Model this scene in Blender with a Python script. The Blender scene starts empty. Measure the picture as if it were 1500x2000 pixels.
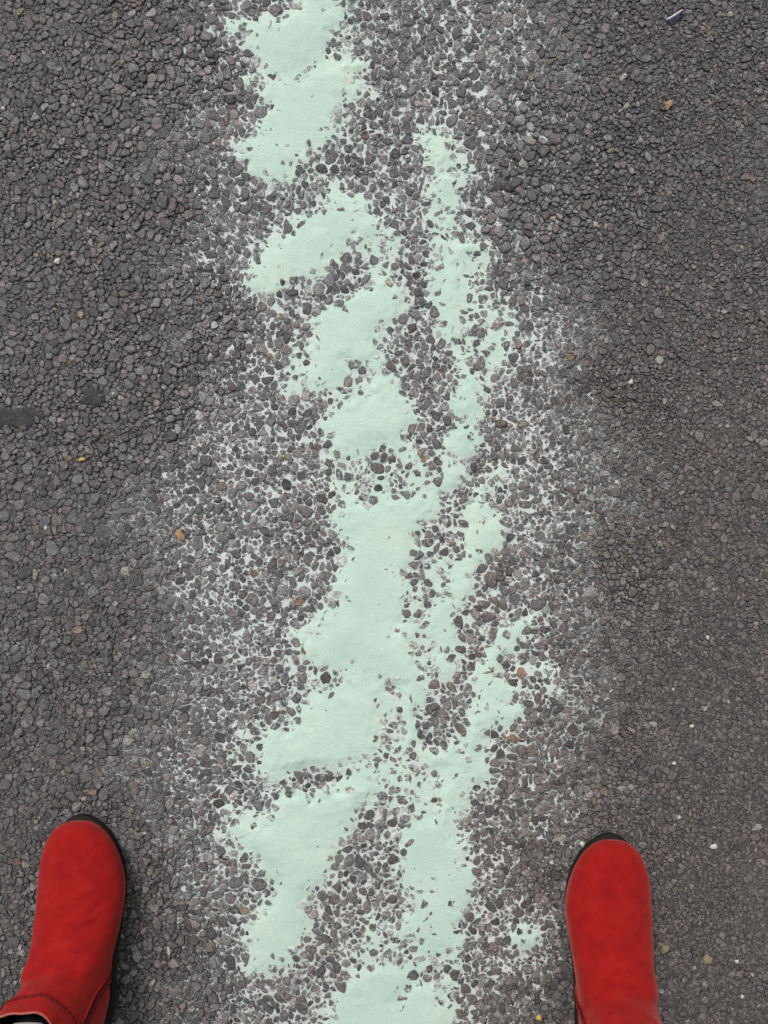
import bpy, bmesh, math, random
import numpy as np
from mathutils import Vector, Matrix, kdtree
from mathutils.bvhtree import BVHTree

# ---------------------------------------------------------------- camera, sky, sun, exposure
S = 0.85 / 1500.0          # metres of road per photo pixel
CAM_H = 0.93               # height of the hand-held phone above the road
sc = bpy.context.scene
col = sc.collection
cam_d = bpy.data.cameras.new('camera')
cam = bpy.data.objects.new('camera', cam_d)
col.objects.link(cam)
cam.location = (0, 0, CAM_H)
cam.rotation_euler = (0, 0, 0)
cam_d.sensor_fit = 'VERTICAL'
cam_d.angle = 2 * math.atan(2000 * S / 2 / CAM_H)
cam_d.clip_start = 0.01
cam_d.clip_end = 500
sc.camera = cam

SUN_EL, SUN_AZ = math.radians(50), math.radians(-24)   # azimuth from +Y towards +X
world = bpy.data.worlds.new('World')
sc.world = world
world.use_nodes = True
wn, wl = world.node_tree.nodes, world.node_tree.links
sky = wn.new('ShaderNodeTexSky')
sky.sky_type = 'NISHITA'
sky.sun_disc = False
sky.sun_elevation = SUN_EL
sky.sun_rotation = SUN_AZ
sky.air_density = 1.6
sky.dust_density = 4.0
hs = wn.new('ShaderNodeHueSaturation')                  # cloud cover greys the sky
hs.inputs['Saturation'].default_value = 0.16
wl.new(sky.outputs[0], hs.inputs['Color'])
wl.new(hs.outputs[0], wn['Background'].inputs['Color'])
wn['Background'].inputs['Strength'].default_value = 0.115

sun_d = bpy.data.lights.new('sun', 'SUN')
sun = bpy.data.objects.new('sun', sun_d)
col.objects.link(sun)
sun_d.energy = 1.5
sun_d.angle = math.radians(14)
sun_d.color = (1.0, 0.97, 0.93)
sd = Vector((math.sin(SUN_AZ) * math.cos(SUN_EL), math.cos(SUN_AZ) * math.cos(SUN_EL), math.sin(SUN_EL)))
sun.rotation_euler = (-sd).to_track_quat('-Z', 'Y').to_euler()
sun.location = sd * 5

sc.view_settings.view_transform = 'Standard'
sc.view_settings.look = 'None'
sc.view_settings.gamma = 1.0
sc.view_settings.exposure = 0.29
sc.view_settings.use_curve_mapping = False

rng = np.random.default_rng(11)
random.seed(5)
PI = math.pi

# ---------------------------------------------------------------- small helpers
def X(px): return (px - 750.0) * S
def Y(py): return (1000.0 - py) * S

def tag(o, label=None, cat=None, group=None, kind=None):
    if label: o['label'] = label
    if cat: o['category'] = cat
    if group: o['group'] = group
    if kind: o['kind'] = kind
    return o

def link(o, parent=None):
    col.objects.link(o)
    if parent: o.parent = parent
    return o

def mesh_np(name, verts, faces, smooth=False, attrs=None):
    """verts (n,3); faces: list of int arrays (m,3) or (m,4)"""
    me = bpy.data.meshes.new(name)
    verts = np.asarray(verts, np.float32)
    me.vertices.add(len(verts))
    me.vertices.foreach_set('co', verts.ravel())
    faces = [np.asarray(f, np.int32) for f in faces if len(f)]
    nl = sum(f.size for f in faces)
    npoly = sum(len(f) for f in faces)
    me.loops.add(nl)
    me.polygons.add(npoly)
    me.loops.foreach_set('vertex_index', np.concatenate([f.ravel() for f in faces]))
    tot = np.concatenate([np.full(len(f), f.shape[1], np.int32) for f in faces])
    start = np.concatenate([[0], np.cumsum(tot)[:-1]]).astype(np.int32)
    me.polygons.foreach_set('loop_start', start)
    me.polygons.foreach_set('use_smooth', np.full(npoly, smooth, bool))
    for k, a in (attrs or {}).items():
        a = np.asarray(a, np.float32)
        if a.ndim == 1:
            at = me.attributes.new(k, 'FLOAT', 'POINT')
            at.data.foreach_set('value', a)
        else:
            at = me.attributes.new(k, 'FLOAT_COLOR', 'POINT')
            at.data.foreach_set('color', np.concatenate([a, np.ones((len(a), 1), np.float32)], 1).ravel())
    me.update(calc_edges=True)
    me.validate()
    return me

class VNoise:
    """smooth value noise on the plane, arguments in photo pixels"""
    def __init__(self, wave, seed):
        self.w = wave
        self.t = np.random.default_rng(seed).random((256, 256)) * 2 - 1
    def __call__(self, x, y):
        u, v = np.asarray(x) / self.w + 500.37, np.asarray(y) / self.w + 500.71
        i, j = np.floor(u).astype(int), np.floor(v).astype(int)
        f, g = u - i, v - j
        f, g = f * f * f * (f * (f * 6 - 15) + 10), g * g * g * (g * (g * 6 - 15) + 10)
        a, b = self.t[i & 255, j & 255], self.t[(i + 1) & 255, j & 255]
        c, d = self.t[i & 255, (j + 1) & 255], self.t[(i + 1) & 255, (j + 1) & 255]
        return (a * (1 - f) + b * f) * (1 - g) + (c * (1 - f) + d * f) * g

def fbm(wave, seed, octv=3, gain=0.5):
    ns = [VNoise(wave / 2 ** k, seed + k) for k in range(octv)]
    return lambda x, y: sum(n(x, y) * gain ** k for k, n in enumerate(ns))

def sstep(a, b, x):
    t = np.clip((x - a) / (b - a), 0, 1)
    return t * t * (3 - 2 * t)

# ---------------------------------------------------------------- materials
def new_mat(name):
    m = bpy.data.materials.new(name)
    m.use_nodes = True
    nt = m.node_tree
    b = nt.nodes['Principled BSDF']
    return m, nt, b

def nd(nt, t, **kw):
    n = nt.nodes.new(t)
    for k, v in kw.items():
        if k in n.inputs: n.inputs[k].default_value = v
        else: setattr(n, k, v)
    return n

def noise(nt, vec, scale, detail=4, rough=0.6):
    n = nd(nt, 'ShaderNodeTexNoise')
    n.inputs['Scale'].default_value = scale
    n.inputs['Detail'].default_value = detail
    n.inputs['Roughness'].default_value = rough
    nt.links.new(vec, n.inputs['Vector'])
    return n.outputs['Fac']

def ramp(nt, fac, stops):
    r = nd(nt, 'ShaderNodeValToRGB')
    els = r.color_ramp.elements
    while len(els) < len(stops): els.new(0.5)
    for e, (p, c) in zip(els, stops):
        e.position = p
        e.color = (*c, 1) if len(c) == 3 else c
    nt.links.new(fac, r.inputs[0])
    return r.outputs[0]

def mix(nt, fac, a, b, mode='MIX'):
    m = nd(nt, 'ShaderNodeMix', data_type='RGBA', blend_type=mode)
    for sock, v in ((0, fac), (6, a), (7, b)):
        if isinstance(v, (int, float)): m.inputs[sock].default_value = v
        elif isinstance(v, tuple): m.inputs[sock].default_value = (*v, 1)
        else: nt.links.new(v, m.inputs[sock])
    return m.outputs[2]

def mth(nt, op, a, b=None, clamp=False):
    m = nd(nt, 'ShaderNodeMath', operation=op)
    m.use_clamp = clamp
    for i, v in enumerate((a, b)):
        if v is None: continue
        if isinstance(v, (int, float)): m.inputs[i].default_value = v
        else: nt.links.new(v, m.inputs[i])
    return m.outputs[0]

def bump(nt, bsdf, h, strength, dist, prev=None):
    b = nd(nt, 'ShaderNodeBump')
    b.inputs['Strength'].default_value = strength
    b.inputs['Distance'].default_value = dist
    nt.links.new(h, b.inputs['Height'])
    if prev: nt.links.new(prev, b.inputs['Normal'])
    nt.links.new(b.outputs[0], bsdf.inputs['Normal'])
    return b.outputs[0]

def geo_pos(nt): return nd(nt, 'ShaderNodeNewGeometry').outputs['Position']
def attr(nt, name, out='Fac'): return nd(nt, 'ShaderNodeAttribute', attribute_name=name).outputs[out]

DUST = (0.53, 0.565, 0.55)

def make_stone_mat():
    m, nt, b = new_mat('aggregate')
    p = geo_pos(nt)
    c = attr(nt, 'tint', 'Color')
    n1 = noise(nt, p, 650, 5, 0.75)
    c = mix(nt, 1.0, c, ramp(nt, n1, [(0.36, (0.32, 0.32, 0.33)), (0.50, (0.95, 0.95, 0.95)), (0.64, (1.9, 1.85, 1.8))]), 'MULTIPLY')
    n0 = noise(nt, p, 120, 3, 0.6)
    c = mix(nt, 1.0, c, ramp(nt, n0, [(0.3, (0.72, 0.72, 0.74)), (0.7, (1.25, 1.22, 1.2))]), 'MULTIPLY')
    # tiny pale specks in the stone colour
    n2 = noise(nt, p, 1500, 2, 0.5)
    c = mix(nt, ramp(nt, n2, [(0.70, (0, 0, 0)), (0.76, (1, 1, 1))]), c, (0.42, 0.41, 0.39))
    # chalky scuffs left by the paint
    d = attr(nt, 'dust')
    n3 = noise(nt, p, 230, 7, 0.72)
    f = mth(nt, 'ADD', n3, d)
    f = ramp(nt, f, [(0.86, (0, 0, 0)), (1.02, (1, 1, 1))])
    c = mix(nt, mth(nt, 'MULTIPLY', f, 0.85), c, DUST)
    nt.links.new(c, b.inputs['Base Color'])
    b.inputs['Roughness'].default_value = 0.62
    b.inputs['Specular IOR Level'].default_value = 0.42
    bump(nt, b, n1, 0.7, 0.0012)
    return m

def make_bed_mat():
    m, nt, b = new_mat('bitumen')
    p = geo_pos(nt)
    n1 = noise(nt, p, 520, 6, 0.75)
    n2 = noise(nt, p, 9, 3)
    c = ramp(nt, n1, [(0.36, (0.015, 0.0145, 0.0145)), (0.5, (0.058, 0.055, 0.054)), (0.66, (0.18, 0.17, 0.165))])
    c = mix(nt, 1.0, c, ramp(nt, n2, [(0.3, (0.85, 0.86, 0.88)), (0.7, (1.15, 1.08, 1.02))]), 'MULTIPLY')
    v = nd(nt, 'ShaderNodeTexVoronoi')
    v.inputs['Scale'].default_value = 110
    nt.links.new(p, v.inputs['Vector'])
    far = attr(nt, 'far')                                  # open road round the detailed part: stones from a cell pattern
    vc = nd(nt, 'ShaderNodeSeparateColor')
    nt.links.new(v.outputs['Color'], vc.inputs[0])
    cc = ramp(nt, vc.outputs[0], [(0, (0.05, 0.048, 0.046)), (0.8, (0.11, 0.102, 0.096)), (1, (0.17, 0.14, 0.115))])
    edge = ramp(nt, v.outputs['Distance'], [(0.35, (1, 1, 1)), (0.75, (0.35, 0.35, 0.35))])
    cc = mix(nt, 1.0, cc, edge, 'MULTIPLY')
    cc = mix(nt, 1.0, cc, ramp(nt, n1, [(0.3, (0.5, 0.5, 0.5)), (0.7, (1.4, 1.4, 1.4))]), 'MULTIPLY')
    c = mix(nt, far, c, cc)
    d = attr(nt, 'dust')
    n3 = noise(nt, p, 700, 5, 0.75)
    f = ramp(nt, mth(nt, 'ADD', n3, d), [(0.78, (0, 0, 0)), (0.95, (1, 1, 1))])
    c = mix(nt, mth(nt, 'MULTIPLY', f, 0.9), c, DUST)
    nt.links.new(c, b.inputs['Base Color'])
    b.inputs['Roughness'].default_value = 0.7
    b.inputs['Specular IOR Level'].default_value = 0.35
    h = mix(nt, far, n1, mth(nt, 'SUBTRACT', 1.0, v.outputs['Distance']))
    bump(nt, b, h, 0.8, 0.002)
    return m

def make_paint_mat():
    m, nt, b = new_mat('mint_paint')
    p = geo_pos(nt)
    th = attr(nt, 'thick')
    n1 = noise(nt, p, 14, 4)
    c = ramp(nt, n1, [(0.3, (0.425, 0.56, 0.495)), (0.5, (0.465, 0.595, 0.52)), (0.7, (0.51, 0.62, 0.525))])
    ng = noise(nt, p, 900, 4, 0.7)
    c = mix(nt, 1.0, c, ramp(nt, ng, [(0.32, (0.88, 0.88, 0.88)), (0.68, (1.10, 1.10, 1.10))]), 'MULTIPLY')
    c = mix(nt, ramp(nt, th, [(0.40, (0, 0, 0)), (0.78, (1, 1, 1))]), DUST, c)   # dry and chalky where thin, mint where it lies thick
    nt.links.new(c, b.inputs['Base Color'])
    b.inputs['Roughness'].default_value = 0.85
    b.inputs['Specular IOR Level'].default_value = 0.2
    bump(nt, b, noise(nt, p, 700, 5, 0.7), 0.8, 0.0012)
    return m

def make_suede(name, base, light, dark):
    m, nt, b = new_mat(name)
    tc = nd(nt, 'ShaderNodeTexCoord').outputs['Object']
    n1 = noise(nt, tc, 62, 7, 0.68)
    n2 = noise(nt, tc, 1400, 3, 0.7)
    c = ramp(nt, n1, [(0.32, dark), (0.5, base), (0.72, light)])
    c = mix(nt, 1.0, c, ramp(nt, n2, [(0.3, (0.84, 0.84, 0.84)), (0.7, (1.12, 1.12, 1.12))]), 'MULTIPLY')
    nt.links.new(c, b.inputs['Base Color'])
    b.inputs['Roughness'].default_value = 0.95
    b.inputs['Specular IOR Level'].default_value = 0.12
    b.inputs['Sheen Weight'].default_value = 0.22
    b.inputs['Sheen Roughness'].default_value = 0.45
    b.inputs['Sheen Tint'].default_value = (1.0, 0.42, 0.36, 1)
    pr = bump(nt, b, noise(nt, tc, 22, 3, 0.5), 0.5, 0.006)
    bump(nt, b, n2, 0.35, 0.0008, pr)
    return m

def make_plain(name, c1, c2, scale=200, rough=0.7, spec=0.4, bstr=0.3, bdist=0.001):
    m, nt, b = new_mat(name)
    tc = nd(nt, 'ShaderNodeTexCoord').outputs['Object']
    n = noise(nt, tc, scale, 4, 0.65)
    nt.links.new(ramp(nt, n, [(0.3, c1), (0.7, c2)]), b.inputs['Base Color'])
    b.inputs['Roughness'].default_value = rough
    b.inputs['Specular IOR Level'].default_value = spec
    bump(nt, b, n, bstr, bdist)
    return m

M = dict(
    stone=make_stone_mat(), bed=make_bed_mat(), paint=make_paint_mat(),
    suede=make_suede('red_suede', (0.245, 0.0064, 0.0060), (0.29, 0.011, 0.009), (0.195, 0.005, 0.005)),
    sole=make_plain('dark_rubber', (0.008, 0.0068, 0.006), (0.018, 0.015, 0.0125), 300, 0.8, 0.15),
    heel=make_plain('stacked_heel', (0.02, 0.014, 0.01), (0.045, 0.03, 0.02), 120, 0.6),
    tape=make_plain('zip_tape', (0.10, 0.005, 0.007), (0.15, 0.008, 0.010), 900, 0.9, 0.2),
    teeth=make_plain('zip_teeth', (0.075, 0.004, 0.008), (0.12, 0.007, 0.011), 400, 0.5, 0.5),
    braid=make_plain('braided_cord', (0.10, 0.005, 0.006), (0.17, 0.008, 0.009), 700, 0.9, 0.2),
    lining=make_plain('lining', (0.015, 0.011, 0.010), (0.03, 0.022, 0.018), 300, 0.95, 0.1),
    rim=make_plain('raw_edge', (0.26, 0.05, 0.04), (0.42, 0.14, 0.11), 500, 0.95, 0.1),
    sock=make_plain('black_knit', (0.006, 0.006, 0.008), (0.014, 0.014, 0.018), 900, 0.95, 0.1),
    trouser=make_plain('grey_cotton', (0.34, 0.33, 0.32), (0.46, 0.45, 0.44), 800, 0.95, 0.1, 0.3, 0.0006),
    tar=make_plain('tar', (0.016, 0.015, 0.016), (0.085, 0.078, 0.08), 420, 0.75, 0.3, 1.0, 0.003),
    white=make_plain('pale_quartz', (0.30, 0.29, 0.27), (0.52, 0.51, 0.49), 400, 0.7),
    tan=make_plain('tan_pebble', (0.15, 0.12, 0.075), (0.27, 0.225, 0.15), 700, 0.8, 0.3, 0.6),
    leaf=make_plain('dry_leaf', (0.18, 0.10, 0.045), (0.38, 0.25, 0.13), 700, 0.8),
    yellow=make_plain('yellow_husk', (0.42, 0.26, 0.05), (0.62, 0.42, 0.1), 600, 0.7),
    pwhite=make_plain('white_plastic', (0.7, 0.68, 0.6), (0.82, 0.8, 0.74), 200, 0.4, 0.5, 0.1),
    pblue=make_plain('navy_plastic', (0.02, 0.025, 0.09), (0.04, 0.05, 0.15), 200, 0.4, 0.5, 0.1),
)

# ---------------------------------------------------------------- where the paint lies (road coordinates, 0.57 mm units)
THICK = [
 [(572,-60),(572,0),(557,37),(500,40),(457,50),(457,63),(482,67),(483,93),(490,133),(467,157),(477,163),(500,173),(500,200),(517,217),(513,247),(500,270),(463,277),(480,297),(460,313),(487,320),(487,340),(527,352),(553,350),(567,333),(593,307),(587,297),(620,290),(633,277),(653,260),(653,233),(663,213),(667,197),(707,187),(708,167),(687,147),(707,123),(673,113),(633,110),(630,87),(647,73),(660,43),(640,20),(633,0),(640,-60)],
 [(567,433),(597,425),(613,430),(633,420),(653,400),(653,375),(677,390),(720,397),(717,420),(743,443),(733,470),(700,483),(677,480),(650,507),(660,523),(633,540),(597,540),(560,543),(540,563),(513,567),(487,547),(493,527),(513,513),(527,487),(547,467),(567,457)],
 [(700,573),(733,550),(760,543),(777,567),(773,607),(747,620),(737,633),(737,677),(733,720),(713,717),(677,703),(667,733),(653,753),(613,763),(590,753),(600,733),(613,717),(613,677),(617,653),(613,630),(620,603),(653,597),(683,585)],
 [(733,733),(760,727),(783,753),(793,790),(813,817),(803,833),(797,860),(803,887),(807,907),(763,903),(727,890),(700,887),(667,907),(653,883),(640,857),(647,823),(667,793),(700,787),(727,770),(723,753)],
 [(673,977),(720,977),(773,975),(800,980),(850,957),(850,983),(830,1013),(803,1047),(800,1093),(787,1117),(793,1150),(783,1193),(770,1217),(807,1233),(813,1267),(827,1300),(833,1333),(823,1373),(813,1400),(817,1427),(823,1453),(857,1477),(887,1460),(883,1490),(830,1490),(800,1450),(790,1390),(775,1340),(753,1330),(738,1400),(728,1487),(677,1497),(633,1507),(560,1513),(543,1530),(513,1513),(500,1480),(510,1450),(560,1420),(587,1370),(640,1360),(680,1337),(683,1307),(640,1303),(613,1297),(600,1277),(600,1253),(577,1240),(613,1220),(633,1200),(660,1167),(657,1133),(670,1107),(680,1080),(687,1050),(663,1030),(663,1000)],
 [(547,1560),(600,1547),(667,1532),(727,1530),(733,1543),(700,1583),(673,1620),(647,1660),(633,1700),(610,1740),(597,1777),(600,1833),(580,1867),(553,1880),(527,1900),(493,1900),(490,1867),(487,1833),(500,1783),(533,1760),(543,1730),(527,1713),(507,1687),(480,1660),(462,1625),(500,1597),(530,1600)],
 [(700,1470),(728,1487),(735,1540),(700,1560),(660,1540),(677,1490)],
 [(793,1600),(830,1593),(867,1567),(857,1540),(877,1513),(890,1500),(950,1510),(943,1523),(917,1543),(910,1567),(883,1603),(880,1633),(903,1657),(903,1687),(927,1727),(910,1747),(897,1777),(890,1817),(897,1840),(893,1900),(872,1905),(870,1857),(837,1860),(807,1837),(773,1820),(793,1800),(820,1790),(803,1760),(797,1730),(783,1693),(793,1647)],
 [(640,2000),(663,1957),(680,1917),(700,1893),(750,1887),(777,1890),(810,1920),(863,1917),(877,1900),(890,1927),(877,1943),(890,1973),(883,2000),(890,2070),(640,2070)],
 [(1003,1822),(1030,1815),(1052,1830),(1048,1853),(1018,1855)],
 [(843,275),(866,258),(885,300),(897,340),(886,400),(874,450),(858,450),(850,380),(847,330)],
 [(860,470),(885,455),(920,470),(943,490),(945,515),(915,525),(868,520)],
 [(853,532),(868,515),(905,520),(910,560),(901,610),(899,644),(880,660),(861,644),(856,615),(848,585),(850,553)],
 [(905,700),(925,712),(945,755),(940,793),(947,823),(933,850),(930,887),(913,913),(903,940),(890,957),(873,947),(870,913),(870,867),(887,843),(897,810),(887,767),(895,730)],
 [(943,917),(970,923),(963,947),(950,977),(947,1027),(977,1020),(983,1040),(967,1060),(940,1077),(947,1090),(927,1095),(917,1130),(913,1153),(900,1170),(887,1200),(880,1233),(890,1267),(887,1307),(873,1313),(843,1300),(850,1267),(840,1233),(833,1200),(860,1170),(880,1143),(907,1100),(927,1067),(917,1033),(917,990),(930,977),(933,947)],
 [(980,1237),(1030,1222),(1040,1205),(1040,1220),(1010,1243),(1003,1267),(980,1283),(973,1313),(977,1333),(987,1367),(1017,1391),(1000,1407),(973,1420),(947,1430),(947,1450),(940,1467),(950,1500),(947,1523),(920,1533),(893,1527),(883,1483),(900,1453),(913,1423),(923,1410),(920,1383),(923,1340),(930,1313),(940,1300),(957,1263)],
]
# half-filled stretches where only the higher stones show
MEDIUM = [
 [(667,900),(807,900),(850,940),(850,957),(773,978),(673,978),(640,940)],
 [(900,550),(960,560),(992,607),(985,720),(950,775),(900,735)],
 [(800,1090),(840,1060),(905,1110),(900,1135),(860,1170),(830,1200),(845,1300),(830,1310),(800,1230),(785,1190)],
 [(730,1490),(830,1470),(890,1485),(880,1510),(857,1545),(860,1570),(793,1600),(750,1560)],
 [(753,1330),(780,1340),(800,1450),(830,1480),(740,1490),(740,1400)],
 [(543,1520),(690,1495),(690,1540),(550,1560)],
 [(610,345),(650,345),(655,400),(610,375)],
 [(680,490),(740,450),(775,480),(760,530),(680,530)],
 [(740,1800),(800,1840),(870,1860),(870,1905),(750,1890),(690,1880)],
 [(660,700),(735,720),(735,790),(660,790)],
 [(590,1340),(690,1300),(690,1350),(600,1375)],
 [(460,1590),(540,1590),(500,1680),(450,1640)],
 [(833,260),(867,253),(885,290),(905,333),(895,400),(915,460),(945,487),(950,560),(905,620),(850,540),(845,450),(842,330)],
 [(555,720),(600,720),(600,765),(565,760)],
 [(1010,1310),(1060,1300),(1075,1350),(1020,1360)],
 [(630,0),(680,0),(680,110),(640,100)],
 [(475,1430),(520,1420),(510,1520),(470,1480)],
]
# (x, y, radius, how much lower the paint lies): gaps in the coat where a few stones come through
GAPS = [(500,146,22,.28),(545,150,20,.25),(590,135,20,.28),(625,128,22,.32),(650,85,16,.4),(640,60,12,.35),(590,152,18,.2),
        (655,225,10,.3),(520,215,14,.25),(770,1345,16,.35),(690,1520,22,.3),(600,1525,26,.35),(640,1520,24,.35),
        (755,890,30,.25),(940,930,22,.5),(925,905,18,.45),(900,960,16,.4),(995,1830,10,.2),(1000,1370,8,.4),(985,1290,14,.4),
        (870,1905,24,.3),(800,1930,20,.2),(770,1960,26,.28),(700,1945,12,.2),(860,1950,20,.25),(840,1380,10,.3),
        (690,455,8,.35),(700,520,20,.3),(668,700,14,.25),(1045,1335,14,.2),(820,1100,18,.3),(602,1565,6,.45),(872,335,13,.3),(866,405,14,.3),(893,470,14,.25),(925,500,14,.3),(890,760,12,.25),(915,830,14,.25),(895,900,12,.2),(930,720,14,.3)]
# where the chalky dust dies out on either side, against y
DUST_Y = [-200,0,100,250,400,480,600,700,800,900,1000,1100,1200,1300,1400,1500,1600,1700,1800,1900,2000,2200]
DUST_L = [330,320,300,280,250,270,330,330,290,240,190,170,210,260,260,210,230,270,320,340,330,330]
DUST_R = [1130,1140,1160,1150,1130,1140,1190,1230,1260,1310,1280,1280,1270,1250,1230,1210,1210,1170,1140,1110,1060,1040]

def sdist(poly, x, y):
    p = np.array(poly, float)
    q = np.roll(p, -1, 0)
    d2 = np.full(x.shape, 1e9)
    ins = np.zeros(x.shape, bool)
    for (x0, y0), (x1, y1) in zip(p, q):
        dx, dy = x1 - x0, y1 - y0
        t = np.clip(((x - x0) * dx + (y - y0) * dy) / (dx * dx + dy * dy + 1e-9), 0, 1)
        d2 = np.minimum(d2, (x - x0 - t * dx) ** 2 + (y - y0 - t * dy) ** 2)
        if y0 != y1:
            ins ^= ((y0 > y) != (y1 > y)) & (x < (x1 - x0) * (y - y0) / (y1 - y0) + x0)
    d = np.sqrt(d2)
    return np.where(ins, d, -d)

PX0, PX1, PY0, PY1 = -170, 1670, -170, 2170            # stretch of road built stone by stone
G = 4.0                                                # coarse raster for the distance fields
gx = np.arange(PX0 - 20, PX1 + 21, G)
gy = np.arange(PY0 - 20, PY1 + 21, G)
GX, GY = np.meshgrid(gx, gy, indexing='ij')
DT = np.full(GX.shape, -400.0)
for pl in THICK:
    a = np.array(pl)
    i0, i1 = np.searchsorted(gx, a[:, 0].min() - 300), np.searchsorted(gx, a[:, 0].max() + 300)
    j0, j1 = np.searchsorted(gy, a[:, 1].min() - 300), np.searchsorted(gy, a[:, 1].max() + 300)
    DT[i0:i1, j0:j1] = np.maximum(DT[i0:i1, j0:j1], sdist(pl, GX[i0:i1, j0:j1], GY[i0:i1, j0:j1]))
DM = np.full(GX.shape, -400.0)
for pl in MEDIUM:
    a = np.array(pl)
    i0, i1 = np.searchsorted(gx, a[:, 0].min() - 150), np.searchsorted(gx, a[:, 0].max() + 150)
    j0, j1 = np.searchsorted(gy, a[:, 1].min() - 150), np.searchsorted(gy, a[:, 1].max() + 150)
    DM[i0:i1, j0:j1] = np.maximum(DM[i0:i1, j0:j1], sdist(pl, GX[i0:i1, j0:j1], GY[i0:i1, j0:j1]))

def samp(F, x, y):
    u = np.clip((np.asarray(x) - gx[0]) / G, 0, len(gx) - 1.001)
    v = np.clip((np.asarray(y) - gy[0]) / G, 0, len(gy) - 1.001)
    i, j = u.astype(int), v.astype(int)
    f, g = u - i, v - j
    return (F[i, j] * (1 - f) + F[i + 1, j] * f) * (1 - g) + (F[i, j + 1] * (1 - f) + F[i + 1, j + 1] * f) * g

wa, wb = fbm(34, 21), fbm(34, 31)
nl1, nl2, nl3 = fbm(120, 41), fbm(42, 51), fbm(12, 61, 2)

def level(x, y):
    """how full of paint the texture of the road is: 0 bare, 1 level with the stones"""
    xw, yw = x + 7 * wa(x, y), y + 7 * wb(x, y)
    dt, dm = samp(DT, xw, yw), samp(DM, xw, yw)
    l = np.interp(y, DUST_Y, DUST_L)
    r = np.interp(y, DUST_Y, DUST_R)
    base = 0.395 * sstep(-50, 240, x - l) ** 0.62 * sstep(-50, 240, r - x) ** 0.62
    L = base + 0.06 * nl1(x, y) * sstep(0, 60, x - l) * sstep(0, 60, r - x)
    L += 0.33 * np.exp(np.minimum(dt, 0) / 22.0) * sstep(0.02, 0.12, L)
    L = np.maximum(L, 0.70 + np.clip(dm, -60, 8) / 60 * 0.55 * (dm < 0) - 0.8 * (dm < -60))
    inside = sstep(-17, 24, dt)
    L = L * (1 - inside) + np.maximum(L, 1.06 + 0.14 * sstep(5, 70, dt)) * inside
    for (cx, cy, rr, am) in GAPS:
        L = L - am * np.exp(-((xw - cx) ** 2 + (yw - cy) ** 2) / (rr * rr))
    L += ((0.045 + 0.05 * sstep(0.45, 0.8, L)) * nl2(x, y) + 0.05 * nl3(x, y)) * sstep(0.08, 0.3, L) * (1 - 0.75 * sstep(1.0, 1.15, L))
    return L

def dust_wide(x, y):
    l = np.interp(y, DUST_Y, DUST_L)
    r = np.interp(y, DUST_Y, DUST_R)
    w = 70 * nl1(x, y)
    return sstep(-270, 260, x - l + w) * sstep(-210, 260, r - x + w)

ZB, ZS = -0.0046, 0.0052                               # paint height = ZB + ZS * level

und1, und2 = fbm(150, 71, 2), fbm(60, 81, 2)
def paint_z(x, y, L):
    th = sstep(0.9, 1.35, L)
    # gentle swells, drawn out along the diagonal
    u, v = 0.62 * x - 0.78 * y, 0.78 * x + 0.62 * y
    w = 0.0016 * und1(v * 0.5, u) + 0.0005 * und2(v * 0.6, u)
    return ZB + ZS * L + th * (0.0004 + w) + 0.00012 * nl3(x * 3, y * 3)

# relief and grading of the asphalt across the view
cl1 = fbm(260, 91, 2)
def openness(x, y):
    """1 where the stones stand clear of the binder, 0 where the surface is closed and flush"""
    near = np.exp(-np.maximum(np.abs(x - 720) - 330, 0) / 130.0)
    return np.clip(0.30 + 0.70 * near + 0.18 * cl1(x, y) - 0.12 * sstep(1150, 1400, x), 0.12, 1.0)

def size_mul(x, y):
    s = 1.0 - 0.33 * sstep(1000, 1250, x) - 0.06 * sstep(420, 250, x) * (1 - 0.25 * sstep(500, 900, y) * (1 - sstep(1250, 1450, y)))
    s = s - 0.10 * sstep(1500, 1900, y) * (1 - sstep(300, 500, x))
    s = s + 0.10 * cl1(x * 1.7 + 900, y * 1.7)
    return np.clip(s, 0.6, 1.15)

# ---------------------------------------------------------------- road: binder sheet with the stones set in it
def grid_mesh(x0, x1, y0, y1, step):
    xs, ys = np.arange(x0, x1 + step * 0.5, step), np.arange(y0, y1 + step * 0.5, step)
    A, B = np.meshgrid(xs, ys, indexing='ij')
    n, m = A.shape
    idx = np.arange(n * m).reshape(n, m)
    q = np.stack([idx[:-1, :-1], idx[:-1, 1:], idx[1:, 1:], idx[1:, :-1]], -1).reshape(-1, 4)
    return A, B, idx, q

A, B, idx, q = grid_mesh(PX0, PX1, PY0, PY1, 5.0)
op = openness(A, B)
gr1, gr2 = fbm(13, 101, 3, 0.65), fbm(60, 111, 2)
jit = rng.normal(0, 1, A.shape)
zb = -0.0013 - 0.0024 * op + (0.0005 + 0.0006 * op) * gr1(A, B) + 0.0004 * gr2(A, B) + 0.0003 * jit
border = np.minimum(np.minimum(A - PX0, PX1 - A), np.minimum(B - PY0, PY1 - B))
zb = zb * sstep(0, 40, border) - 0.0005 * (1 - sstep(0, 40, border))
Lb = level(A, B)
vb = np.stack([X(A), Y(B), zb], -1).reshape(-1, 3)
dustb = (0.46 * dust_wide(A, B)).ravel()
farb = sstep(60, 10, border).ravel()
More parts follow.
